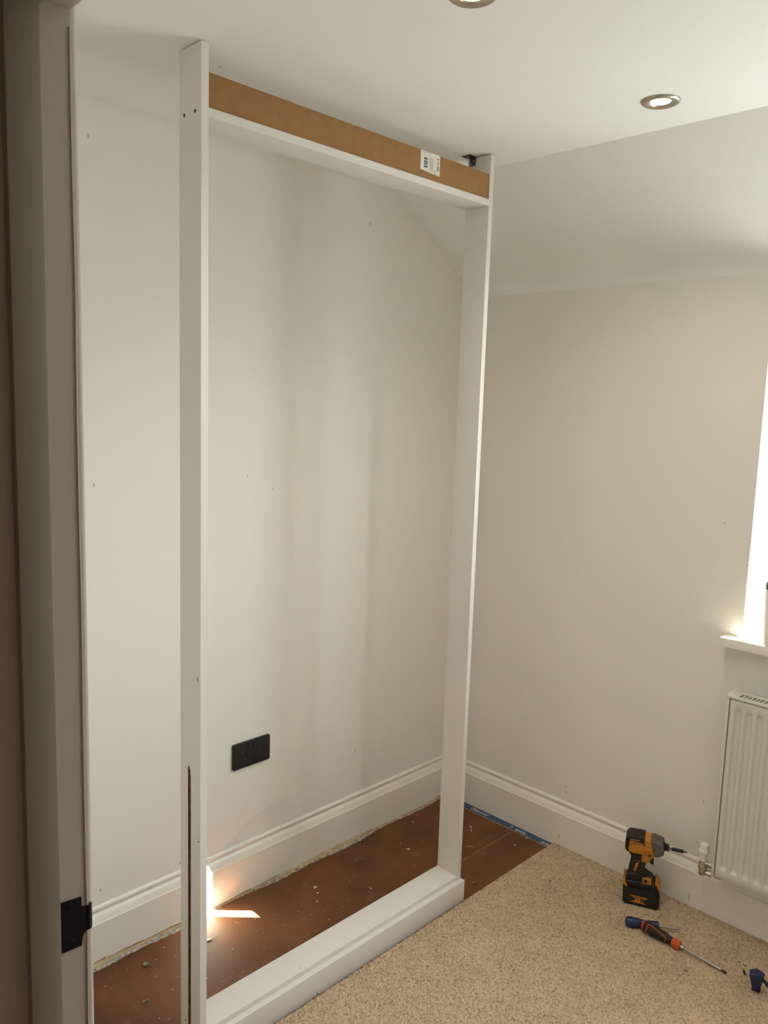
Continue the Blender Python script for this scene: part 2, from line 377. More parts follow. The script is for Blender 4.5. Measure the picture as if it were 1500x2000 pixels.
# ------------------------------------------------------------------ window
win = struct(bpy.data.objects.new('window_1', None)); COL.objects.link(win); win.location = (1.77, 0.17, WZ0)
FY0, FY1 = 0.145, 0.215; SZ = 0.939
def frame_rect(x0, x1, z0, z1, w, y0, y1, name, parent, m):
    b = MB(); b.box(x0, x0 + w, y0, y1, z0, z1, 0.003); b.box(x1 - w, x1, y0, y1, z0, z1, 0.003)
    b.box(x0 + w, x1 - w, y0, y1, z0, z0 + w, 0.003); b.box(x0 + w, x1 - w, y0, y1, z1 - w, z1, 0.003)
    return wpart(b, name, m, parent)
frame_rect(WX0, WX1, SZ, WZ1, 0.040, FY0, FY1, 'window_frame', win, M['upvc'])
b = MB(); b.box(1.745, 1.80, FY0, FY1, SZ + 0.040, WZ1 - 0.040, 0.003); wpart(b, 'mullion', M['upvc'], win)
for (x0, x1) in ((WX0 + 0.042, 1.743), (1.802, WX1 - 0.042)):
    sash = frame_rect(x0, x1, SZ + 0.042, WZ1 - 0.042, 0.035, FY0 + 0.008, FY1 - 0.01, 'sash', win, M['upvc'])
    b = MB(); b.box(x0 + 0.03, x1 - 0.03, 0.178, 0.182, SZ + 0.072, WZ1 - 0.072); wpart(b, 'pane', M['glass'], sash)
b = MB(); b.box(1.098, 2.45, -0.05, -0.0005, WZ0 + 0.0003, SZ, 0.004); b.box(WX0 + 0.0005, WX1 - 0.0005, -0.002, FY0 - 0.0005, WZ0 + 0.0003, SZ - 0.0003)
window_board = wpart(b, 'window_board', M['gloss'], win)

# ------------------------------------------------------------------ skirting boards
PR = [(0.0, 0.0), (0.018, 0.0), (0.018, 0.1265), (0.0186, 0.1275), (0.0184, 0.1288), (0.0172, 0.1296), (0.0158, 0.1300), (0.0135, 0.1360), (0.0105, 0.1450), (0.0078, 0.1500),
      (0.0052, 0.1518), (0.0036, 0.1545), (0.0034, 0.1580), (0.0052, 0.1602), (0.0068, 0.1630), (0.0074, 0.1665), (0.0066, 0.1705), (0.0042, 0.1735), (0.0, 0.1748)]
b = MB(); b.prism(PR, lambda u, v, h: (u, h, v), YD, -0.0004); baseboard_left = struct(b.build('baseboard_left', M['gloss'], sharp=28))
b = MB(); b.prism(PR, lambda u, v, h: (h, -u, v), 0.0165, XR); baseboard_back = struct(b.build('baseboard_back', M['gloss'], sharp=28))
b = MB(); b.prism(PR, lambda u, v, h: (h, YD + u, v), 0.0165, DX0 - 0.075); baseboard_front = struct(b.build('baseboard_front', M['gloss'], sharp=28))
# unpainted foot of the left skirting: cream undercoat with a broken brown scuff line above it
pts = [(YD, 0.0003)]; y = YD
top = []
while y < -0.02:
    top.append((y, 0.010 + 0.004 * math.sin(y * 7.0) + random.uniform(-0.0015, 0.0015))); y += 0.03
outl = [(YD, 0.0004)] + top + [(-0.02, 0.0004)]
b = MB()
for i in range(len(top) - 1):
    (ya, za), (yb, zb) = top[i], top[i + 1]
    b.prism([(ya, 0.0004), (yb, 0.0004), (yb, zb), (ya, za)][::-1], lambda u, v, h: (h, u, v), 0.0178, 0.0186)
wpart(b, 'bare_foot', M['caulk'], baseboard_left, 'unpainted cream strip along the foot')
b = MB()
for i in range(len(top) - 1):
    (ya, za), (yb, zb) = top[i], top[i + 1]
    if math.sin(ya * 3.1) + 0.6 * math.sin(ya * 11) > 0.15 or ya > -0.12:
        t = random.uniform(0.001, 0.003)
        b.prism([(ya, za), (yb, zb), (yb, zb + t), (ya, za + t)][::-1], lambda u, v, h: (h, u, v), 0.0178, 0.0188)
wpart(b, 'scuff_line', M['rust'], baseboard_left, 'broken brown scuff line')
# crumbly strip of old plaster and adhesive on the floor against the left skirting
b = MB(); rng = random.Random(21)
ys_ = [-2.05 + 0.006 * i for i in range(338)]
wob = lambda y: 0.5 + 0.5 * math.sin(y * 5.0 + 1.0) * math.sin(y * 13.0)
edge = [0.0225 + 0.016 * wob(y) + rng.uniform(-0.0022, 0.0022) for y in ys_]
hgt = [rng.uniform(0.0008, 0.0026) for _ in ys_]
for i in range(len(ys_) - 1):
    a = [b.b.verts.new(v) for v in ((0.0183, ys_[i], 0.0002 + hgt[i] * 1.3), (0.0183, ys_[i + 1], 0.0002 + hgt[i + 1] * 1.3), (0.5 * (0.0183 + edge[i + 1]), ys_[i + 1], hgt[i + 1]), (0.5 * (0.0183 + edge[i]), ys_[i], hgt[i]), (edge[i + 1], ys_[i + 1], 0.0002), (edge[i], ys_[i], 0.0002))]
    for q in ((a[0], a[1], a[2], a[3]), (a[3], a[2], a[4], a[5])): b.b.faces.new(q)
for i in range(900):       # dark flecks and loose grit in it
    y = rng.uniform(-2.0, -0.03)
    if rng.random() > (0.75 if -1.15 < y < -0.35 else 0.35): continue
    k = min(len(ys_) - 1, int((y + 2.05) / 0.006)); b.mi = 1 if rng.random() < 0.75 else 0
    b.lump((0.0190 + rng.random() ** 1.6 * (edge[k] - 0.0180), y, 0.0014), rng.uniform(0.0009, 0.0026), rng.uniform(0.25, 0.5), 0)
residue = tag(b.build('plaster_residue', [M['residue'], M['residue_dark']]), 'crumbly grey strip of old plaster along the foot of left skirting', 'debris', kind='stuff')

# pencil marks on the walls
def mark_x(y, z, h, parent, x=0.0): 
    b = MB(); b.box(x, x + 0.0004, y - 0.0008, y + 0.0008, z - h / 2, z + h / 2); wpart(b, 'pencil_mark', M['pencilw'], parent)
def mark_y(x, z, h, parent, y=0.0):
    b = MB(); b.box(x - 0.0008, x + 0.0008, y - 0.0004, y, z - h / 2, z + h / 2); wpart(b, 'pencil_mark', M['pencilw'], parent)
for (y, z, h) in ((-1.5394, 2.2658, 0.010), (-1.5397, 1.382, 0.010), (-1.0428, 1.3847, 0.008), (-0.943, 1.3395, 0.006), (-0.5453, 2.2243, 0.012), (-0.5476, 0.3414, 0.010), (-1.5398, 0.2191, 0.007)): mark_x(y, z, h, wall_left)
for (x, z, h) in ((1.0617, 1.2852, 0.007), (0.3284, 0.4409, 0.006), (0.5662, 0.2308, 0.009), (0.5699, 0.21, 0.009), (1.0642, 0.2246, 0.007), (1.074, 0.3695, 0.008)): mark_y(x, z, h, wall_back)
mark_x(-1.5395, 0.0181, 0.008, baseboard_left, 0.0187)
mark_y(1.0618, 0.037, 0.024, baseboard_back, -0.018); mark_y(0.5624, 0.041, 0.013, baseboard_back, -0.018)

# ------------------------------------------------------------------ carpet
def carpet():
    xs = [0.538 + 0.0036 * i for i in range(300)]; x = xs[-1]
    while x < XR - 0.05: x += 0.04; xs.append(min(x, XR - 0.002))
    ys = [-0.0182 - 0.0036 * i for i in range(390)]; y = ys[-1]
    while y > YD + 0.05: y -= 0.04; ys.append(max(y, YD + 0.0005))
    nx, ny = len(xs), len(ys); vs = []; rnd = random.random; us = random.uniform
    for j, y in enumerate(ys):
        fine_y = j < 390
        for i, x in enumerate(xs):
            if fine_y and 0 < i < 300:
                z = 0.0066 + 0.0025 * rnd() - (0.0026 if rnd() < 0.07 else 0)
                vs.append((x + us(-0.0011, 0.0011), y + us(-0.0011, 0.0011) if j else y, z))
            elif i == 0: vs.append((x + us(-0.0035, 0.0030), y, us(0.0, 0.003)))
            else: vs.append((x, y, 0.008))
    fs = [(j * nx + i, (j + 1) * nx + i, (j + 1) * nx + i + 1, j * nx + i + 1) for j in range(ny - 1) for i in range(nx - 1)]
    me = bpy.data.meshes.new('carpet'); me.from_pydata(vs, [], fs); me.materials.append(M['carpet'])
    o = bpy.data.objects.new('carpet', me); COL.objects.link(o)
    return tag(o, 'beige cut pile carpet trimmed along the foot of the white frame', 'carpet', kind='stuff')
carpet()

# ------------------------------------------------------------------ wardrobe frame
xr, xf = 0.4294, 0.5156; ylo, yli, yri, yro = -1.5388, -1.5207, -0.5597, -0.5416; zt = H - 0.004
fr = thing('wardrobe_frame', 'tall white built-in wardrobe frame of boards standing between bare floor and ceiling', 'frame', (0.48, -1.04, 0))
def slot_section(z0, z1, s0, s1, d, bm):
    pts = [(xr, ylo), (s0, ylo), (s0, ylo + d), (s1, ylo + d), (s1, ylo), (xf, ylo), (xf, yli), (xr, yli)]
    bm.mi = 0; fs = bm.prism(pts, XYZ, z0, z1)
    for k in (3, 4, 5): fs[k].material_index = 1
b = MB()
slot_section(0.0, 0.738, 0.4622, 0.4745, 0.007, b); slot_section(0.738, 0.750, 0.4622, 0.4725, 0.007, b); slot_section(0.750, 0.757, 0.4630, 0.4690, 0.005, b)
b.mi = 0; b.box(xr, xf, ylo, yli, 0.757, zt)
post_l = wpart(b, 'post', [M['board'], M['mdf_dark']], fr, 'left board post with a long routed slot low on its side')
b = MB(); b.box(xr, xf, yri, yro, 0.0, zt, 0.0006); post_r = wpart(b, 'post', M['board'], fr)
for (x, z) in ((0.450, 2.218), (0.492, 2.218)):
    b = MB(); b.lathe([(0, 0.0042), (0.0010, 0.0038), (0.0012, 0.0022), (0.0006, 0.0)], (x, ylo + 0.0004, z), (0, -1, 0), 12); wpart(b, 'screw', M['screw'], post_l)
b = MB(); b.prism([(0.4985, 0.983), (0.5045, 0.982), (0.5055, 0.974), (0.5035, 0.9755), (0.5025, 0.980)], lambda u, v, h: (u, h, v), ylo - 0.0005, ylo + 0.0005); wpart(b, 'chip', M['screw'], post_l)
for (x, z, r) in ((0.5086, 0.5834, 0.0016), (0.4275, 0.4935, 0.0014), (0.4495, 0.083, 0.0018)):
    b = MB(); b.lump((x, ylo, z), r, 1.6, 0); wpart(b, 'chip', M['screw'], post_l)
h0, h1 = 2.2068, 2.2253
b = MB(); b.box(xr, xf, yli, yri, h0, h1, 0.0006); wpart(b, 'header_board', M['board'], fr)
b = MB(); b.box(xf - 0.022, xf - 0.004, yli + 0.0012, yri - 0.0004, h1, 2.2966, 0.0005); batten = wpart(b, 'header_batten', M['mdf'], fr, 'raw brown fibreboard batten standing on the header')
# paper product label stuck to the batten, top edge folded over
xs_ = xf - 0.004
b = MB(); b.prism([(-0.8575, 2.2472), (-0.7905, 2.2430), (-0.7862, 2.2436), (-0.7795, 2.2422), (-0.7795, 2.2972), (-0.8575, 2.2972)], lambda u, v, h: (h, u, v), xs_, xs_ + 0.0006)
b.box(xs_ - 0.016, xs_ + 0.0006, -0.8575, -0.7795, 2.2966, 2.2972)
sticker = wpart(b, 'paper_label', M['paper'], batten, 'white printed paper label with a bar code')
def ink(rects, m, name):
    b = MB()
    for (a0, a1, c0, c1) in rects: b.box(xs_ + 0.0006, xs_ + 0.0008, a0, a1, c0, c1)
    b.build(name, m); 
b = MB()   # bar code lying on its side, four groups of bars
for (z0, z1) in ((2.2758, 2.2800), (2.2722, 2.2732), (2.2690, 2.2712), (2.2664, 2.2683), (2.2625, 2.2648), (2.2605, 2.2612), (2.2560, 2.2590), (2.2545, 2.2551)):
    b.box(xs_ + 0.0006, xs_ + 0.0008, -0.8445, -0.8300, z0, z1)
p = wpart(b, 'bar_code', M['ink'], fr)
b = MB()   # ruled box, rows of small print (far too small to read)
for (a0, a1, c0, c1) in ((-0.8500, -0.8494, 2.2865, 2.2965), (-0.8500, -0.8220, 2.2860, 2.2866), (-0.8224, -0.8218, 2.2860, 2.2965), (-0.8440, -0.8425, 2.2885, 2.2950), (-0.8390, -0.8300, 2.2935, 2.2945)):
    b.box(xs_ + 0.0006, xs_ + 0.0008, a0, a1, c0, c1)
rng = random.Random(3)
for col_y in (-0.8215, -0.8180, -0.8140, -0.8100):
    zz = 2.2500
    while zz < 2.284:
        l = rng.uniform(0.001, 0.0045); b.box(xs_ + 0.0006, xs_ + 0.0008, col_y, col_y + 0.0016, zz, zz + l); zz += l + rng.uniform(0.0006, 0.002)
wpart(b, 'small_print', M['inkgrey'], fr)
b = MB()   # bold words running up the right-hand side
for (a0, a1, c0, c1) in ((-0.7900, -0.7850, 2.2550, 2.2572), (-0.7900, -0.7850, 2.2580, 2.2612), (-0.7900, -0.7850, 2.2620, 2.2650), (-0.7900, -0.7850, 2.2660, 2.2680), (-0.7895, -0.7855, 2.2725, 2.2765),
                         (-0.7905, -0.7850, 2.2790, 2.2800), (-0.7905, -0.7890, 2.2815, 2.2870), (-0.7900, -0.7840, 2.2855, 2.2875), (-0.8005, -0.7985, 2.2460, 2.2545), (-0.7985, -0.7930, 2.2450, 2.2462), (-0.7945, -0.7925, 2.2436, 2.2452)):
    b.box(xs_ + 0.0006, xs_ + 0.0008, a0, a1, c0, c1)
wpart(b, 'bold_print', M['ink'], fr)
# foot of the frame
sh = 0.0866; px_ = 0.5329; pz = 0.0726
b = MB(); b.box(xr, xf, yli, yri, sh - 0.018, sh, 0.0006); wpart(b, 'base_board', M['board'], fr)
b = MB(); b.box(xf, px_, ylo, yro + 0.0005, 0.0, pz, 0.0006); wpart(b, 'plinth', M['board'], fr)
for y in (-1.3, -0.8): b = MB(); b.box(xr + 0.02, xf - 0.002, y - 0.009, y + 0.009, 0.0, sh - 0.018); wpart(b, 'support_block', M['mdf'], fr)
b = MB(); b.lump((0.5026, -1.2149, sh + 0.0003), 0.0018, 0.4, 0); wpart(b, 'chip', M['crumb'], fr)
# steel angle bracket fixing the right post to the ceiling
b = MB(); b.box(0.437, 0.459, yri - 0.0022, yri - 0.0002, H - 0.026, H - 0.0006, 0.0004); b.box(0.430, 0.459, yri - 0.030, yri - 0.0002, H - 0.0026, H - 0.0006, 0.0004)
bracket = wpart(b, 'angle_bracket', M['darksteel'], fr, 'small dark steel angle bracket')
for (x, z) in ((0.4415, H - 0.0205), (0.4535, H - 0.011)):
    b = MB(); b.lathe([(0, 0.0026), (0.0008, 0.0022), (0.001, 0)], (x, yri - 0.0022, z), (0, -1, 0), 10); wpart(b, 'screw', M['steel'], bracket)

# ------------------------------------------------------------------ socket
sk = thing('wall_socket', 'black double socket plate on the left wall inside the frame', 'socket', (0.0, -1.0205, 0.4799))
def rr(w, h, r, n=4):
    o = []
    for (cx, cy, a0) in ((w - r, h - r, 0), (r, h - r, 90), (r, r, 180), (w - r, r, 270)):
        for k in range(n + 1):
            a = math.radians(a0 + 90 * k / n); o.append((cx + r * math.cos(a), cy + r * math.sin(a)))
    return o
b = MB(); b.prism([(u - 0.073, v - 0.043) for u, v in rr(0.146, 0.086, 0.005)], lambda u, v, h: (h, u, v), 0.0, 0.0085, 0.0012); b.build('faceplate', M['socket'], sk)
for k, s in enumerate((-1, 1)):
    b = MB()
    c = s * 0.036
    for (a0, a1, c0, c1) in ((c - 0.0035, c + 0.0035, 0.004, 0.013), (c - 0.013, c - 0.006, -0.016, -0.010), (c + 0.006, c + 0.013, -0.016, -0.010)): b.box(0.0082, 0.0088, a0, a1, c0, c1)
    b.build('pin_holes', M['ink'], sk)
    b = MB(); b.box(0.008, 0.0105, s * 0.010 - 0.006, s * 0.010 + 0.006, 0.018, 0.034, 0.001); b.build('rocker_switch', M['socket'], sk)

# ------------------------------------------------------------------ downlights
def downlight(x, y, label):
    t = thing('downlight', label, 'ceiling light', (x, y, H), 0, 'recessed ceiling downlights')
    b = MB(); b.lathe([(0.0, 0.0455), (-0.0030, 0.0450), (-0.0055, 0.0410), (-0.0060, 0.0360), (-0.0035, 0.0270), (-0.0012, 0.0235), (-0.0005, 0.0232)], (0, 0, 0), (0, 0, 1), 40, False)
    b.build('bezel', M['nickel'], t, 60)
    b = MB(); b.lathe([(-0.0004, 0.0245), (-0.0016, 0.0225), (-0.0020, 0.0)], (0, 0, 0), (0, 0, 1), 32, False); b.build('lens', M['lens'], t, 60)
    l = bpy.data.lights.new('downlight_lamp', 'SPOT'); lo = bpy.data.objects.new('downlight_lamp', l); COL.objects.link(lo)
    l.energy = DOWNLIGHT_W; l.color = DOWNLIGHT_COL; l.spot_size = math.radians(142); l.spot_blend = 1.0; l.shadow_soft_size = 0.022
    lo.location = (0, 0, -0.008); lo.parent = t
    return t
downlight(1.0705, -0.628, 'lit nickel downlight near the sloped soffit')
downlight(1.0480, -1.315, 'lit nickel downlight cut off by the top edge of the photo')

# ------------------------------------------------------------------ radiator
RX0, RX1, RZ0, RZ1, RF = 1.1650, 2.38, 0.1900, 0.7690, -0.100
ra = thing('radiator', 'white panel radiator with vertical channels under the windowsill', 'radiator', (1.68, -0.07, RZ0))
def rad_panel():
    xs = []; x = RX0
    while x < RX1: xs.append(x); x += 0.0021
    xs.append(RX1)
    zs = [RZ0, RZ0 + 0.004, 0.214, 0.220, 0.2235, 0.227, 0.2305, 0.234, 0.244, 0.26, 0.45, 0.70, 0.715, 0.723, 0.729, 0.734, 0.738, 0.746, RZ1 - 0.008, RZ1 - 0.003, RZ1]
    def sm(a, bb, t): t = max(0, min(1, (t - a) / (bb - a))); return t * t * (3 - 2 * t)
    vs = []
    for z in zs:
        ez = sm(0.220, 0.234, z) * (1 - sm(0.732, 0.744, z))
        for x in xs:
            ph = (x - 1.1902) / 0.0328; k = ph - round(ph); d = abs(k) * 0.0328
            g = 1 - sm(0.0055, 0.0125, d)
            if ph < -0.5 or x > RX1 - 0.02: g = 0
            edge = 0.004 * (1 - sm(0, 0.003, min(x - RX0, RX1 - x, z - RZ0, RZ1 - z)))
            vs.append((x, RF + 0.0090 * g * ez + edge, z))
    nx = len(xs); n = len(vs)
    fs = [(j * nx + i, j * nx + i + 1, (j + 1) * nx + i + 1, (j + 1) * nx + i) for j in range(len(zs) - 1) for i in range(nx - 1)]
    me = bpy.data.meshes.new('front_panel'); 
    # back sheet of the hollow panel
    b4 = [(RX0, RF + 0.012, RZ0), (RX1, RF + 0.012, RZ0), (RX1, RF + 0.012, RZ1), (RX0, RF + 0.012, RZ1)]
    vs += b4; fs.append((n + 3, n + 2, n + 1, n))
    L = len(zs) - 1
    fs.append(tuple([j * nx for j in range(L + 1)] + [n + 3, n])); fs.append(tuple([j * nx + nx - 1 for j in range(L, -1, -1)] + [n + 1, n + 2]))
    fs.append(tuple(list(range(nx - 1, -1, -1)) + [n, n + 1])); fs.append(tuple([L * nx + i for i in range(nx)] + [n + 2, n + 3]))
    me.from_pydata(vs, [], fs); me.materials.append(M['rad'])
    for p in me.polygons: p.use_smooth = len(p.vertices) == 4
    me.set_sharp_from_angle(angle=math.radians(50))
    o = bpy.data.objects.new('front_panel', me); COL.objects.link(o); return rel(o, ra)
rad_panel()
b = MB(); b.box(RX0 + 0.004, RX1 - 0.004, -0.052, -0.040, RZ0, RZ1 - 0.004, 0.002); wpart(b, 'rear_panel', M['rad'], ra)
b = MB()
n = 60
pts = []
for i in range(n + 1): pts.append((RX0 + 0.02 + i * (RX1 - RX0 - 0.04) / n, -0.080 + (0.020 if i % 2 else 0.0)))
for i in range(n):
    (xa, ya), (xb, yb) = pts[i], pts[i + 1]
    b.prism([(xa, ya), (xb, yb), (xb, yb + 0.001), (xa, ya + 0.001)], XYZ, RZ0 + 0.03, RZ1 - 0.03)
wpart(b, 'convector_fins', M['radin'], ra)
for (x0, x1) in ((RX0 - 0.0095, RX0 - 0.0028), (RX1 + 0.0028, RX1 + 0.0095)):
    b = MB(); b.box(x0, x1, RF + 0.0005, -0.040, RZ0 - 0.003, 0.7715, 0.0015); wpart(b, 'side_cover', M['rad'], ra)
# top grille with rounded slots
GX0, GX1, GY0, GY1, GZ = RX0 - 0.0125, RX1 + 0.0125, -0.1015, -0.0388, 0.7718
b = MB(); GT = 0.7802
s0, s1 = 1.1862, RX1 - 0.03; pit = 0.01135; sy0, sy1 = -0.0900, -0.0560
ns = int((s1 - s0) / pit)
b.box(GX0, s0, GY0, GY1, GZ, GT, 0.0022); b.box(s0 + ns * pit, GX1, GY0, GY1, GZ, GT, 0.0022)
b.box(s0 - 0.002, s0 + ns * pit + 0.002, GY0, sy0, GZ, GT, 0.0022); b.box(s0 - 0.002, s0 + ns * pit + 0.002, sy1, GY1, GZ, GT, 0.0022)
for i in range(1, ns): b.box(s0 + i * pit - 0.0018, s0 + i * pit + 0.0018, sy0 - 0.002, sy1 + 0.002, GZ + 0.003, GT - 0.0004, 0.0008)
wpart(b, 'top_grille', M['rad'], ra)
b = MB(); b.box(RX0 + 0.002, RX1 - 0.002, RF + 0.012, -0.052, RZ1 - 0.034, RZ1 - 0.030); wpart(b, 'fin_shadow_plate', M['radin'], ra)  # dark sheet added as the shade under the grille slots
for x in (1.32, 2.22):
    for (z0, z1) in ((0.60, 0.72), (0.22, 0.27)):
        b = MB(); b.box(x - 0.015, x + 0.015, -0.041, -0.0002, z0, z1); wpart(b, 'wall_bracket', M['rad'], ra)
# thermostatic valve on the left end
vx, vy = 1.1155, -0.066
valve = wpart((lambda b: (b.lathe([(0, 0.0128), (0.004, 0.0135), (0.010, 0.0135), (0.011, 0.0118), (0.020, 0.0115), (0.022, 0.0155), (0.031, 0.0155), (0.033, 0.0120), (0.048, 0.0118)], (vx, vy, 0.1650), (0, 0, 1), 20),
                             b.lathe([(0, 0.0085), (0.014, 0.0085), (0.0145, 0.0118), (0.026, 0.0118), (0.0265, 0.0085), (0.045, 0.0085)], (vx + 0.008, vy, 0.2055), (1, 0, 0), 16),
                             b.lathe([(0, 0.0080), (0.010, 0.0080), (0.0105, 0.0108), (0.022, 0.0108), (0.0225, 0.0070), (0.050, 0.0070)], (vx + 0.006, vy + 0.002, 0.1735), (1, 0.1, 0), 16), b)[-1])(MB()), 'valve_body', M['chrome'], ra, 'chrome thermostatic valve body')
b = MB(); b.lathe([(0, 0.0120), (0.022, 0.0120), (0.023, 0.0125), (0.026, 0.0160), (0.032, 0.0165), (0.036, 0.0155), (0.037, 0.0138), (0.052, 0.0132), (0.0535, 0.0120), (0.054, 0.0)], (vx, vy, 0.2125), (0, 0, 1), 24, False); wpart(b, 'valve_cap', M['plastic'], valve, 'white plastic cap')
b = MB(); b.tube([(vx + 0.052, vy + 0.006, 0.1735), (vx + 0.064, vy + 0.012, 0.1735), (vx + 0.070, vy + 0.030, 0.1735), (vx + 0.070, -0.0003, 0.1735)], 0.0065, 10); wpart(b, 'pipe_tail', M['chrome'], valve)

# ------------------------------------------------------------------ canister on the windowsill
ca = thing('canister', 'white plastic canister with dark grey lid on the windowsill', 'canister', (1.2572, -0.004, SZ))
b = MB(); b.lathe([(0, 0.046), (0.003, 0.0490), (0.172, 0.0550), (0.177, 0.0530)], (0, 0, 0), (0, 0, 1), 36); b.build('body', M['plastic'], ca)
b = MB(); b.lathe([(0.172, 0.0575), (0.190, 0.0580), (0.194, 0.0560), (0.195, 0.0)], (0, 0, 0), (0, 0, 1), 36); b.build('lid', M['dgrey'], ca)

# ------------------------------------------------------------------ blue tape strip along the back skirting
b = MB(); b.prism([(0.018, -0.0560), (0.30, -0.0535), (0.545, -0.0545), (0.545, -0.0195), (0.018, -0.0195)], XYZ, 0.0001, 0.0011)
tape = tag(b.build('printed_tape', M['tape']), 'blue printed tape strip on bare floor along the back skirting', 'tape')
b = MB()
for (xa, ya, xb, yb) in ((0.03, -0.0580, 0.15, -0.0572), (0.15, -0.0572, 0.33, -0.0550), (0.33, -0.0550, 0.545, -0.0562)):
    b.prism([(xa, ya), (xb, yb), (xb, yb + 0.0022), (xa, ya + 0.0022)], XYZ, 0.0002, 0.0014)
b.build('pale_edge', mat('tape_edge', (0.42, 0.30, 0.18), 0.8), tape)
def tape_text(s, x, y, size, m, shear=0.25, bold=0.0006):
    o = text_mesh('print', s, size, m, 0.0001, shear, bold); o.location = (x, y, 0.00125); o.parent = tape; return o
tape_text('Diamond', 0.160, -0.0425, 0.0225, M['tapeink'])
tape_text('+', 0.354, -0.0420, 0.022, M['tapeink'])
tape_text('extra', 0.379, -0.0440, 0.0225, M['tapeink'])
tape_text('extra', 0.501, -0.0470, 0.0225, M['tapeink'])
b = MB(); rng = random.Random(5)
for (x0, x1) in ((0.248, 0.335), (0.432, 0.492), (0.06, 0.145)):
    x = x0
    while x < x1:
        w = rng.uniform(0.002, 0.006); y = rng.choice((-0.046, -0.040, -0.034)) + rng.uniform(-0.002, 0.002); b.box(x, x + w, y, y + 0.003, 0.0011, 0.00125); x += w + rng.uniform(0.0005, 0.002)
b.build('faint_print', M['tapefaint'], tape)['kind'] = 'stuff'

# ------------------------------------------------------------------ impact driver
th = math.radians(24)
dr = thing('impact_driver', 'yellow and black cordless impact driver standing on its battery on the carpet', 'power tool', (0.942, -0.1146, 0.0085), th)
# local frame: x along the nose, y away from the viewer, z up
fn = lambda u, v, h: (u, h, v)
def part(pts, w0, w1, name, m, bev, parent=dr, label=None, seg=2):
    if name in ('motor_housing', 'rear_cap', 'top_guard', 'gear_case', 'nose_ring', 'shoulder'): pts = [(u, 0.206 + (v - 0.206) * 0.76) for u, v in pts]
    b = MB(); b.prism(pts, fn, w0, w1, bev, seg); o = b.build(name, m, parent)
    if label: o['label'] = label
    return o
body = part([(-0.0563, 0.1746), (-0.0604, 0.189), (-0.0609, 0.2193), (-0.0590, 0.2300), (-0.0520, 0.2375), (-0.018, 0.2400), (0.016, 0.2385), (0.022, 0.2350), (0.030, 0.180), (0.024, 0.1745), (0.004, 0.1700), (-0.0373, 0.1655)], -0.030, 0.030, 'motor_housing', M['tyel'], 0.009, seg=3)
part([(-0.0567, 0.1743), (-0.0612, 0.189), (-0.0617, 0.2193), (-0.0597, 0.2315), (-0.0520, 0.2405), (-0.0470, 0.2400), (-0.0520, 0.2190), (-0.0525, 0.1985), (-0.0470, 0.1700)], -0.0315, 0.0315, 'rear_cap', M['tblk'], 0.009, seg=3)
part([(-0.056, 0.2260), (-0.0545, 0.2385), (-0.0490, 0.2425), (-0.0110, 0.2430), (-0.0015, 0.2428), (-0.0010, 0.2200), (-0.0080, 0.2195), (-0.0085, 0.2250)], -0.0322, 0.0322, 'top_guard', M['tblk'], 0.008, seg=3)
b = MB(); b.tube([(-0.0470, -0.0326, 0.2255), (-0.0175, -0.0326, 0.2255), (-0.0165, -0.0312, 0.2290), (-0.0162, -0.0235, 0.2342)], 0.0009, 6); b.build('trim_line', mat('tool_tan_line', (0.55, 0.34, 0.10), 0.5), dr)
part([(0.0135, 0.2385), (0.030, 0.2380), (0.0500, 0.2330), (0.0570, 0.2270), (0.0592, 0.2105), (0.0594, 0.1859), (0.0528, 0.1779), (0.0401, 0.1690), (0.0290, 0.1740), (0.0255, 0.1965), (0.0265, 0.2220), (0.0180, 0.2255)], -0.0305, 0.0305, 'gear_case', M['tgry'], 0.010, seg=3)
part([(0.0480, 0.2335), (0.0570, 0.2275), (0.0600, 0.2110), (0.0602, 0.1859), (0.0530, 0.1772), (0.0430, 0.1705), (0.0440, 0.1900), (0.0480, 0.2130)], -0.0295, 0.0295, 'nose_ring', M['tblk'], 0.009, seg=3)
part([(0.0172, 0.2400), (-0.0005, 0.2405), (-0.0009, 0.2180), (0.0175, 0.2180)], -0.0308, 0.0308, 'shoulder', M['tyel'], 0.008, seg=3)
part([(-0.0075, 0.1905), (0.0250, 0.1890), (0.0415, 0.1790), (0.0330, 0.1740), (0.0185, 0.1695), (0.0170, 0.1500), (-0.0060, 0.1480)], -0.0235, 0.0235, 'trigger_housing', M['tyel'], 0.005)
part([(0.0165, 0.1640), (0.0280, 0.1655), (0.0310, 0.1423), (0.0250, 0.1405), (0.0200, 0.1440)], -0.0125, 0.0125, 'trigger', M['tblk'], 0.003)
b = MB(); b.lathe([(0, 0.0042), (0.030, 0.0042)], (0.0165, -0.0245, 0.1775), (0, 1, 0), 12); b.build('direction_button', M['tblk'], dr)
part([(-0.0473, 0.1712), (-0.0371, 0.1639), (-0.0369, 0.1465), (-0.0440, 0.1229), (-0.0470, 0.1047), (-0.0462, 0.0852), (-0.004, 0.0852), (-0.006, 0.0972), (-0.0014, 0.1137), (0.0032, 0.1322), (0.0075, 0.1415), (-0.0040, 0.1480), (-0.0060, 0.1715)], -0.0205, 0.0205, 'grip', M['tblk'], 0.009, seg=3)
part([(-0.0226, 0.1425), (-0.0134, 0.1436), (-0.0242, 0.1095), (-0.0305, 0.1156)], -0.0212, -0.0195, 'grip_inlay', M['torg'], 0.0008)
part([(-0.0351, 0.1025), (-0.0290, 0.104), (-0.0277, 0.0854), (-0.0354, 0.0843)], -0.0226, -0.0195, 'grip_inlay', M['torg'], 0.0008)
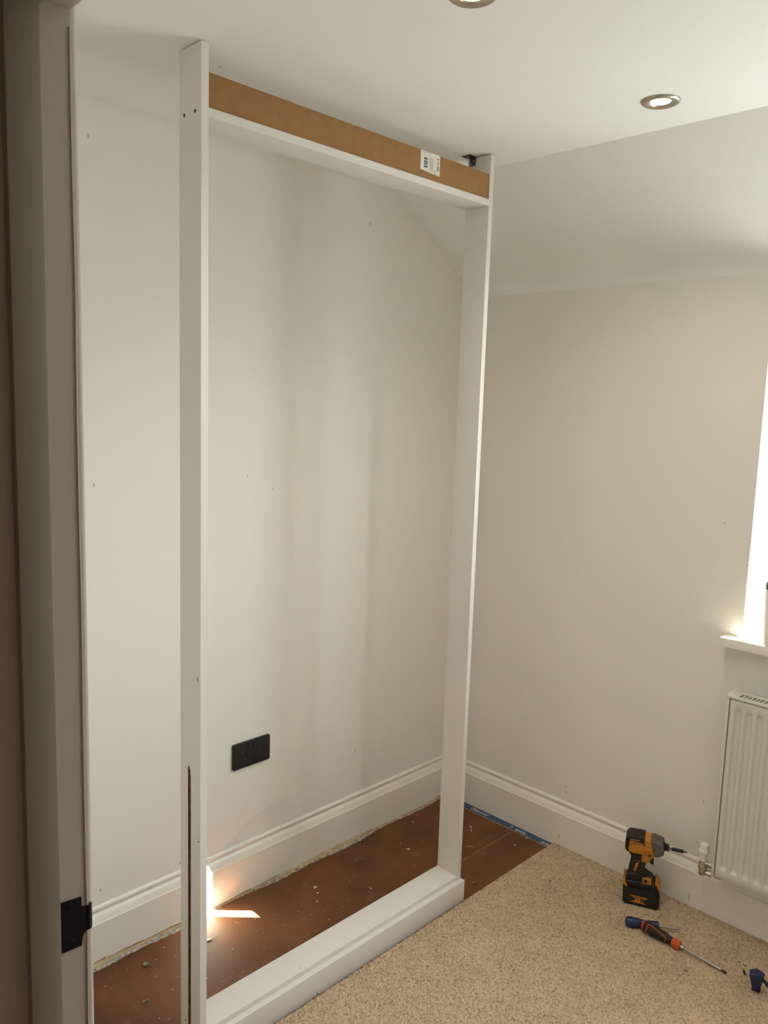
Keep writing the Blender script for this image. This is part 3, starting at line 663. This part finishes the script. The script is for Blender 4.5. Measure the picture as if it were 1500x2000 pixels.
b = MB(); b.tube([(-0.0070, -0.0208, 0.1705), (-0.0075, -0.0208, 0.1500), (-0.0270, -0.0205, 0.1490), (-0.0385, -0.0185, 0.1440)], 0.0006, 6); b.build('trim_line', bpy.data.materials['tool_tan_line'], dr)
part([(-0.0520, 0.0800), (-0.0530, 0.0748), (-0.0500, 0.0500), (0.0300, 0.0500), (0.0400, 0.0660), (0.0395, 0.0760), (0.0330, 0.0830)], -0.0315, 0.0315, 'foot', M['tblk'], 0.009, seg=3)
part([(-0.0500, 0.0700), (-0.0500, 0.0900), (-0.0440, 0.1040), (-0.0200, 0.1080), (-0.0040, 0.1000), (0.0270, 0.0985), (0.0360, 0.0880), (0.0380, 0.0700)], -0.0245, 0.0245, 'grip_base', M['tblk'], 0.010, seg=3)
led = part([(0.0005, 0.0990), (0.0255, 0.0990), (0.0285, 0.0950), (0.0290, 0.0775), (0.0010, 0.0760)], -0.0310, -0.0200, 'mode_panel', M['torg'], 0.0008)
part([(0.0040, 0.0955), (0.0160, 0.0955), (0.0165, 0.0845), (0.0045, 0.0835)], -0.0316, -0.0300, 'mode_button', M['dgrey'], 0.0004, led)
part([(0.0205, 0.0950), (0.0225, 0.0950), (0.0225, 0.0840), (0.0205, 0.0840)], -0.0314, -0.0300, 'lamp_slot', M['ink'], 0.0, led)
b = MB(); b.tube([(0.0350, -0.0300, 0.0940), (0.0365, -0.0318, 0.0800), (0.0345, -0.0325, 0.0660), (0.0270, -0.0325, 0.0570), (0.0150, -0.0325, 0.0545)], 0.0006, 6); b.build('trim_line', bpy.data.materials['tool_tan_line'], dr)
batt = part([(-0.0589, 0.0765), (-0.0578, 0.0395), (-0.0560, 0.0060), (-0.0500, 0.0), (0.0490, 0.0), (0.0560, 0.0060), (0.0574, 0.0151), (0.0580, 0.0585), (0.0470, 0.0840), (0.0390, 0.0870), (0.0330, 0.0570), (-0.0480, 0.0560)], -0.0360, 0.0360, 'battery', M['tblk'], 0.006, seg=3)
part([(0.0405, 0.0880), (0.0478, 0.0855), (0.0586, 0.0640), (0.0580, 0.0540), (0.0420, 0.0740)], -0.0345, 0.0345, 'side_flash', M['torg'], 0.003, batt)
part([(-0.0605, 0.0830), (-0.0530, 0.0800), (-0.0440, 0.0584), (-0.0440, 0.0510), (-0.0560, 0.0700), (-0.0600, 0.0720)], -0.0352, 0.0352, 'release_latch', M['torg'], 0.002, batt)
# printed badge on the battery: black field, two orange wedges, the letters XR
part([(-0.0440, 0.0370), (0.0290, 0.0370), (0.0290, 0.0095), (-0.0440, 0.0095)], -0.0364, -0.0355, 'badge_field', mat('badge_black', (0.013, 0.011, 0.010), 0.4), 0.0003, batt)
for pts in ([(-0.036, 0.0355), (0.021, 0.0355), (0.021, 0.0315), (0.002, 0.0270), (-0.018, 0.0270)], [(-0.034, 0.0115), (0.018, 0.0115), (0.002, 0.0185), (-0.020, 0.0185)]):
    part(pts, -0.0366, -0.0360, 'badge_wedge', M['torg'], 0.0, batt)
def side_text(s, u, v, size, y, m, parent, name='lettering', bold=0.0, shear=0.0):
    o = text_mesh(name, s, size, m, 0.0001, shear, bold); o.rotation_euler = (math.radians(90), 0, 0); o.location = (u, y, v); o.parent = parent; return o
side_text('XR', -0.0185, 0.0165, 0.0150, -0.0369, mat('badge_orange', (0.60, 0.22, 0.03), 0.5), batt, bold=0.0005)
side_text('DEWALT', -0.0185, 0.0290, 0.0068, -0.0368, M['ink'], batt, bold=0.0002)
side_text('20V', 0.0055, 0.0205, 0.0050, -0.0368, M['paper'], batt)
side_text('DEWALT', -0.0385, 0.2100, 0.0072, -0.0303, M['ink'], body, bold=0.0002)
for i in range(5): part([(-0.0508, 0.2010 + i * 0.0044), (-0.0440, 0.2005 + i * 0.0044), (-0.0440, 0.2022 + i * 0.0044), (-0.0508, 0.2030 + i * 0.0044)], -0.0304, -0.0290, 'vent_slot', M['ink'], 0.0, body)
tan = bpy.data.materials['tool_tan_line']
for (u, v, w, h) in ((-0.0195, 0.2125, 0.0065, 0.0070), (-0.0190, 0.2035, 0.0050, 0.0060), (-0.0125, 0.2035, 0.0035, 0.0065), (-0.0150, 0.1965, 0.0060, 0.0050), (-0.0065, 0.2060, 0.0095, 0.0110), (-0.0060, 0.1960, 0.0070, 0.0075)):
    b = MB(); t = 0.0008
    b.box(u, u + w, -0.0303, -0.0296, v, v + t); b.box(u, u + w, -0.0303, -0.0296, v + h - t, v + h); b.box(u, u + t, -0.0303, -0.0296, v, v + h); b.box(u + w - t, u + w, -0.0303, -0.0296, v, v + h)
    b.build('printed_box', tan, body)
part([(-0.0050, 0.2085), (0.0015, 0.2085), (0.0015, 0.2155), (-0.0050, 0.2155)], -0.0303, -0.0296, 'printed_box', M['pencil'], 0.0, body)
b = MB(); b.lathe([(0, 0.0135), (0.0025, 0.0145), (0.0085, 0.0110), (0.0120, 0.0110), (0.0135, 0.0130), (0.0155, 0.0130), (0.0165, 0.0110)], (0.0575, 0, 0.2060), (1, 0, -0.05), 24); b.build('chuck', M['tblk'], dr)
b = MB(); b.lathe([(0, 0.0032), (0.012, 0.0032)], (0.0730, 0, 0.2052), (1, 0, -0.05), 6); bit = b.build('driver_bit', M['brown_bit'], dr)
b = MB(); b.lathe([(0, 0.0050), (0.002, 0.0058), (0.034, 0.0058), (0.036, 0.0050)], (0.0830, 0, 0.2047), (1, 0, -0.05), 16); b.build('bit_holder', M['tblk'], bit)
b = MB(); b.lathe([(0, 0.0030), (0.006, 0.0030), (0.008, 0.0022), (0.013, 0.0006)], (0.1188, 0, 0.2029), (1, 0, -0.05), 8); b.build('bit_tip', M['brown_bit'], bit)

# ------------------------------------------------------------------ hand tools on the carpet
def tool(name, label, a, tip, cat='hand tool'):
    a = Vector(a); d = Vector(tip) - a; rz = math.atan2(d.y, d.x)
    t = thing(name, label, cat, a, rz); t.rotation_euler = (0, -math.atan2(d.z, math.hypot(d.x, d.y)), rz); return t, d.length
# blue-handled trim lifter with a bent forked tip
tl, L = tool('trim_lifter', 'blue handled trim lifter with a bent steel tip lying under the screwdriver', (0.9700, -0.2730, 0.0235), (1.1150, -0.1730, 0.0205))
b = MB(); b.lathe([(0.0, 0.006), (0.002, 0.0125), (0.008, 0.0155), (0.022, 0.0160), (0.045, 0.0128), (0.066, 0.0112), (0.088, 0.0130), (0.099, 0.0140), (0.1010, 0.0115), (0.1015, 0.0)], (0, 0, 0), (1, 0, 0), 16, False); b.build('handle', M['blue'], tl)
b = MB(); b.tube([(0.099, 0, 0), (0.150, 0, -0.001), (0.158, 0.001, 0.000), (0.165, 0.003, 0.006)], 0.0033, 10)
b.tube([(0.164, 0.002, 0.005), (0.172, 0.006, 0.011)], [0.0030, 0.0010], 8); b.tube([(0.164, 0.002, 0.005), (0.174, 0.001, 0.009)], [0.0030, 0.0010], 8); b.build('shaft', M['steel'], tl)
# black and orange screwdriver resting across it
sd, L = tool('screwdriver', 'black and orange slotted screwdriver lying on the carpet with its handle on the blue tool', (1.0190, -0.2560, 0.0300), (1.2835, -0.2580, 0.0120))
prof = [(0.0, 0.005), (0.002, 0.0115), (0.007, 0.0150), (0.022, 0.0172), (0.045, 0.0175), (0.070, 0.0150), (0.090, 0.0118), (0.100, 0.0112)]
b = MB(); b.lathe(prof, (0, 0, 0), (1, 0, 0), 18); b.build('handle', M['rubber'], sd)
b = MB(); b.lathe([(0.099, 0.0118), (0.102, 0.0138), (0.121, 0.0142), (0.124, 0.0120), (0.1245, 0.0)], (0, 0, 0), (1, 0, 0), 18, False); b.build('collar', M['orange'], sd)
b = MB(); b.lathe([(-0.0006, 0.0055), (0.0014, 0.0118), (0.0066, 0.0153), (0.0080, 0.0158)], (0, 0, 0), (1, 0, 0), 18, False); b.build('end_cap', M['orange'], sd)
def onhandle(x, ang, lift=0.0006):
    r = 0.0
    for i in range(len(prof) - 1):
        if prof[i][0] <= x <= prof[i + 1][0]: t = (x - prof[i][0]) / (prof[i + 1][0] - prof[i][0]); r = prof[i][1] + t * (prof[i + 1][1] - prof[i][1])
    a = math.radians(ang); return (x, -(r + lift) * math.cos(a), (r + lift) * math.sin(a))
b = MB()
b.tube([onhandle(0.022, a) for a in range(-40, 75, 10)], 0.0016, 6)
b.tube([onhandle(0.022 + 0.0035 * i, 72 - 2.2 * i) for i in range(0, 18)], 0.0012, 6)
b.tube([onhandle(0.082, a) for a in range(34, -20, -8)], 0.0014, 6); b.build('grip_line', M['orange'], sd)
b = MB(); b.lathe([(0.123, 0.0062), (0.137, 0.0062), (0.1385, 0.0040)], (0, 0, 0), (1, 0, 0), 6); b.lathe([(0.136, 0.0034), (0.250, 0.0034)], (0, 0, 0), (1, 0, 0), 12); shaft = b.build('shaft', M['steel'], sd)
b = MB(); b.prism([(0.249, -0.0034), (0.258, -0.0042), (0.2655, -0.0036), (0.2655, 0.0036), (0.258, 0.0042), (0.249, 0.0034)], XYZ, -0.0014, 0.0014, 0.0006, 1); b.build('blade_tip', M['brown_bit'], shaft)
# loose driver bit
b = MB(); b.lathe([(0.0, 0.0028), (0.001, 0.0033), (0.011, 0.0033), (0.012, 0.0022), (0.016, 0.0022), (0.019, 0.0030), (0.0225, 0.0010)], (0, 0, 0), (1, 0, 0), 6)
bt = tag(b.build('screwdriver_bit', mat('black_bit', (0.012, 0.011, 0.014), 0.4, 0.5)), 'small black driver bit lying loose beside the blue clamp', 'bit'); bt.location = (1.3135, -0.2085, 0.0128); bt.rotation_euler = (0, 0, math.atan2(-0.0166, 0.0107))
# blue clamp jaw with its black bar running out of the picture
cl = thing('bar_clamp', 'blue clamp jaw on a black bar at the right edge of the carpet', 'clamp', (1.3650, -0.2610, 0.0085))
topz, botz = 0.0560, 0.0
tp = [(1.3470, -0.2660), (1.3600, -0.2470), (1.3745, -0.2480), (1.3880, -0.2560), (1.3870, -0.2720), (1.3560, -0.2925)]
bp_ = [(1.3600, -0.2650), (1.3640, -0.2580), (1.3700, -0.2560), (1.3770, -0.2570), (1.3770, -0.2640), (1.3640, -0.2730)]
b = MB(); c0 = Vector((1.3650, -0.2610, 0))
A = [b.b.verts.new(Vector((x, y, topz)) - c0) for x, y in tp]; B = [b.b.verts.new(Vector((x, y, botz)) - c0) for x, y in bp_]
fs = [b.b.faces.new(A), b.b.faces.new(B[::-1])] + [b.b.faces.new((A[i], B[i], B[(i + 1) % 6], A[(i + 1) % 6])) for i in range(6)]
bmesh.ops.bevel(b.b, geom=b.b.edges[:], offset=0.0028, segments=2, profile=0.6, affect='EDGES')
b.build('jaw', M['clampblue'], cl)
b = MB(); b.box(-0.011, 0.011, -0.006, 0.006, 0.0, 0.012, 0.002); o = b.build('pad', M['tblk'], cl); o.location = (0.004, -0.002, 0.0)
b = MB(); b.tube([(0.015, 0.002, 0.040), (0.060, -0.010, 0.026), (0.250, -0.060, 0.0155)], 0.0050, 10); b.build('bar', M['tblk'], cl)
b = MB(); b.box(0.226, 0.252, -0.072, -0.046, 0.0, 0.050, 0.004); b.build('sliding_jaw', M['clampblue'], cl)

# ------------------------------------------------------------------ crumbs and chips on the bare floor and carpet
def crumb(x, y, r, label, m='crumb', z=0.0, n=3, name='plaster_crumb'):
    b = MB()
    for k in range(n): b.lump((random.gauss(0, r * 0.45), random.gauss(0, r * 0.45), r * 0.35 + random.random() * r * 0.3), r * random.uniform(0.45, 0.75), 0.8, 1)
    o = tag(b.build(name, M[m]), label, 'crumb', 'crumbs on the bare floor'); o.location = (x, y, z); return o
crumb(0.1031, -1.455, 0.0085, 'grey crumb on bare floor left of the frame, nearest the wall')
crumb(0.2351, -1.5320, 0.0070, 'grey crumb on the second pencil line at lower left')
crumb(0.2150, -0.9850, 0.0060, 'grey crumb in the middle of the bare floor right of the sunlit streak')
crumb(0.1995, -0.7436, 0.0058, 'dark grey crumb on bare floor towards the right post')
crumb(0.3450, -0.1565, 0.0060, 'grey crumb on bare floor right of the right post, near the tape')
crumb(0.5000, -0.4413, 0.0060, 'grey crumb beside the right end of the plinth')
crumb(0.1485, -0.8590, 0.0062, 'cluster of pale chips on bare floor above the white chip', 'chip', n=5, name='chip_cluster')
crumb(0.1775, -0.8710, 0.0045, 'small pale cluster just below the larger chip cluster', 'chip', n=3, name='chip_cluster')
crumb(0.2120, -0.9042, 0.0052, 'round white chip below the chip clusters', 'peel', n=2, name='paint_chip')
crumb(0.2798, -0.7245, 0.0042, 'white flat chip close to the base board', 'peel', n=2, name='paint_chip')
crumb(0.1983, -0.4544, 0.0050, 'scatter of pale chips near the foot of the right post', 'chip', n=4, name='chip_cluster')
crumb(0.0774, -0.2970, 0.0040, 'white chip far back by the left skirting', 'peel', n=2, name='paint_chip')
crumb(0.2570, -0.1542, 0.0055, 'pale blob of plaster on bare floor right of the right post', 'chip', n=3, name='plaster_splash')
crumb(0.4500, -0.1390, 0.0048, 'pale crumb on the second hardboard sheet near the carpet', 'chip', n=3, name='plaster_splash')
def flake(x, y, lx, ly, rz, h, label, z=0.0, m='peel'):
    b = MB(); n = 8
    up = []; lo = []
    for i in range(n + 1):
        t = i / n; w = ly * math.sin(math.pi * min(1, 0.12 + t * 0.88)) * (0.7 + 0.3 * math.sin(5 * t)); zz = 0.0004 + h * t * t
        up.append((t * lx, w / 2 + 0.1 * ly * math.sin(6 * t), zz)); lo.append((t * lx, -w / 2, zz + h * 0.2))
    for i in range(n):
        q = [up[i], up[i + 1], lo[i + 1], lo[i]]
        a = [b.b.verts.new(v) for v in q]; c = [b.b.verts.new((v[0], v[1], v[2] + 0.0007)) for v in q]
        b.b.faces.new(a[::-1]); b.b.faces.new(c)
        for k in range(4): b.b.faces.new((a[k], a[(k + 1) % 4], c[(k + 1) % 4], c[k]))
    o = tag(b.build('paint_flake', M[m]), label, 'paint flake', 'paint flakes on the floor'); o.location = (x, y, z); o.rotation_euler = (0, 0, rz); return o
flake(0.128, -1.280, 0.042, 0.012, math.radians(68), 0.006, 'curled white paint flake beside the left post near the sunlit streak')
crumb(0.1400, -1.2850, 0.0060, 'dark crumb beside the curled white flake', 'residue_dark')
flake(0.2620, -0.1620, 0.040, 0.0035, math.radians(-52), 0.001, 'long thin plaster splash running from the pale blob', m='smear')
flake(0.3300, -0.2750, 0.030, 0.0045, math.radians(40), 0.001, 'pale plaster smear on bare floor near the plinth end', m='smear')
flake(0.4459, -0.0640, 0.018, 0.005, math.radians(70), 0.001, 'pinkish shaving at the edge of the blue tape', m='chip')
b = MB(); rng = random.Random(11)
for (x, y) in ((0.1051, -1.4251), (0.1664, -1.4596), (0.2106, -1.4176), (0.1302, -1.3781), (0.1071, -1.5818), (0.2699, -1.3582), (0.2447, -1.4539), (0.3322, -1.5156), (0.3114, -1.533), (0.0735, -1.3811), (0.2525, -0.8917), (0.2881, -0.8557),
               (0.1359, -0.3115), (0.1495, -0.4425), (0.307, -0.9344), (0.1215, -0.847), (0.0752, -0.5597), (0.12, -1.1586), (0.1285, -1.153), (0.1491, -1.1046), (0.2341, -1.0552), (0.1981, -1.1356), (0.2164, -1.2367), (0.3119, -1.308),
               (0.3087, -1.3343), (0.0493, -0.9284), (0.075, -0.9202), (0.3168, -1.0303), (0.243, -1.4528), (0.3589, -0.1578), (0.3555, -0.2256), (0.5213, -0.1372), (0.4633, -0.4463), (0.2295, -0.1036), (0.1957, -0.084)):
    b.lump((x, y, 0.0008), rng.uniform(0.0011, 0.0022), 0.6, 0)
for i in range(160): b.lump((rng.uniform(0.05, 0.42), rng.uniform(-1.6, -0.05), 0.0003), rng.uniform(0.0005, 0.0013), 0.6, 0)
tag(b.build('fine_chips', M['chip']), 'fine pale dust and chips scattered over the bare brown floor', 'debris', kind='stuff')
b = MB()
for (x, y) in ((1.0943, -0.0843), (1.2223, -0.0647), (1.3105, -0.0472), (1.3117, -0.0632), (1.3644, -0.1734), (0.70, -0.30), (0.80, -0.42)): b.lump((x, y, 0.0122), rng.uniform(0.0018, 0.0028), 0.8, 0)
b.mi = 1
for (x, y) in ((0.7297, -0.1797), (0.7523, -0.2035), (0.6781, -0.2497), (1.1974, -0.3345), (1.2972, -0.1855), (0.548, -1.1813), (0.6003, -1.1198), (0.889, -0.152), (0.545, -1.20)):
    for k in range(3): b.lump((x + rng.gauss(0, 0.004), y + rng.gauss(0, 0.003), 0.0112), rng.uniform(0.0012, 0.0026), 0.6, 0)
tag(b.build('carpet_specks', [M['peel'], M['residue_dark']]), 'tiny white and dark specks lying on the beige carpet', 'debris', kind='stuff')
b = MB(); b.lump((0.4241, -1.4317, H - 0.0006), 0.0022, 0.3, 0); wpart(b, 'speck', M['pencilw'], ceiling)
b = MB(); b.lump((1.0003, -0.2, 0), 0.0018, 0.5, 0); o = wpart(b, 'speck', M['pencilw'], wall_slope); o.location = (0, 0, K + 0.2 * (H - K) / S)
# print on the paper label belongs under the label
for n_ in ('bar_code', 'small_print', 'bold_print'):
    o = bpy.data.objects.get(n_)
    if o: o.parent = batten
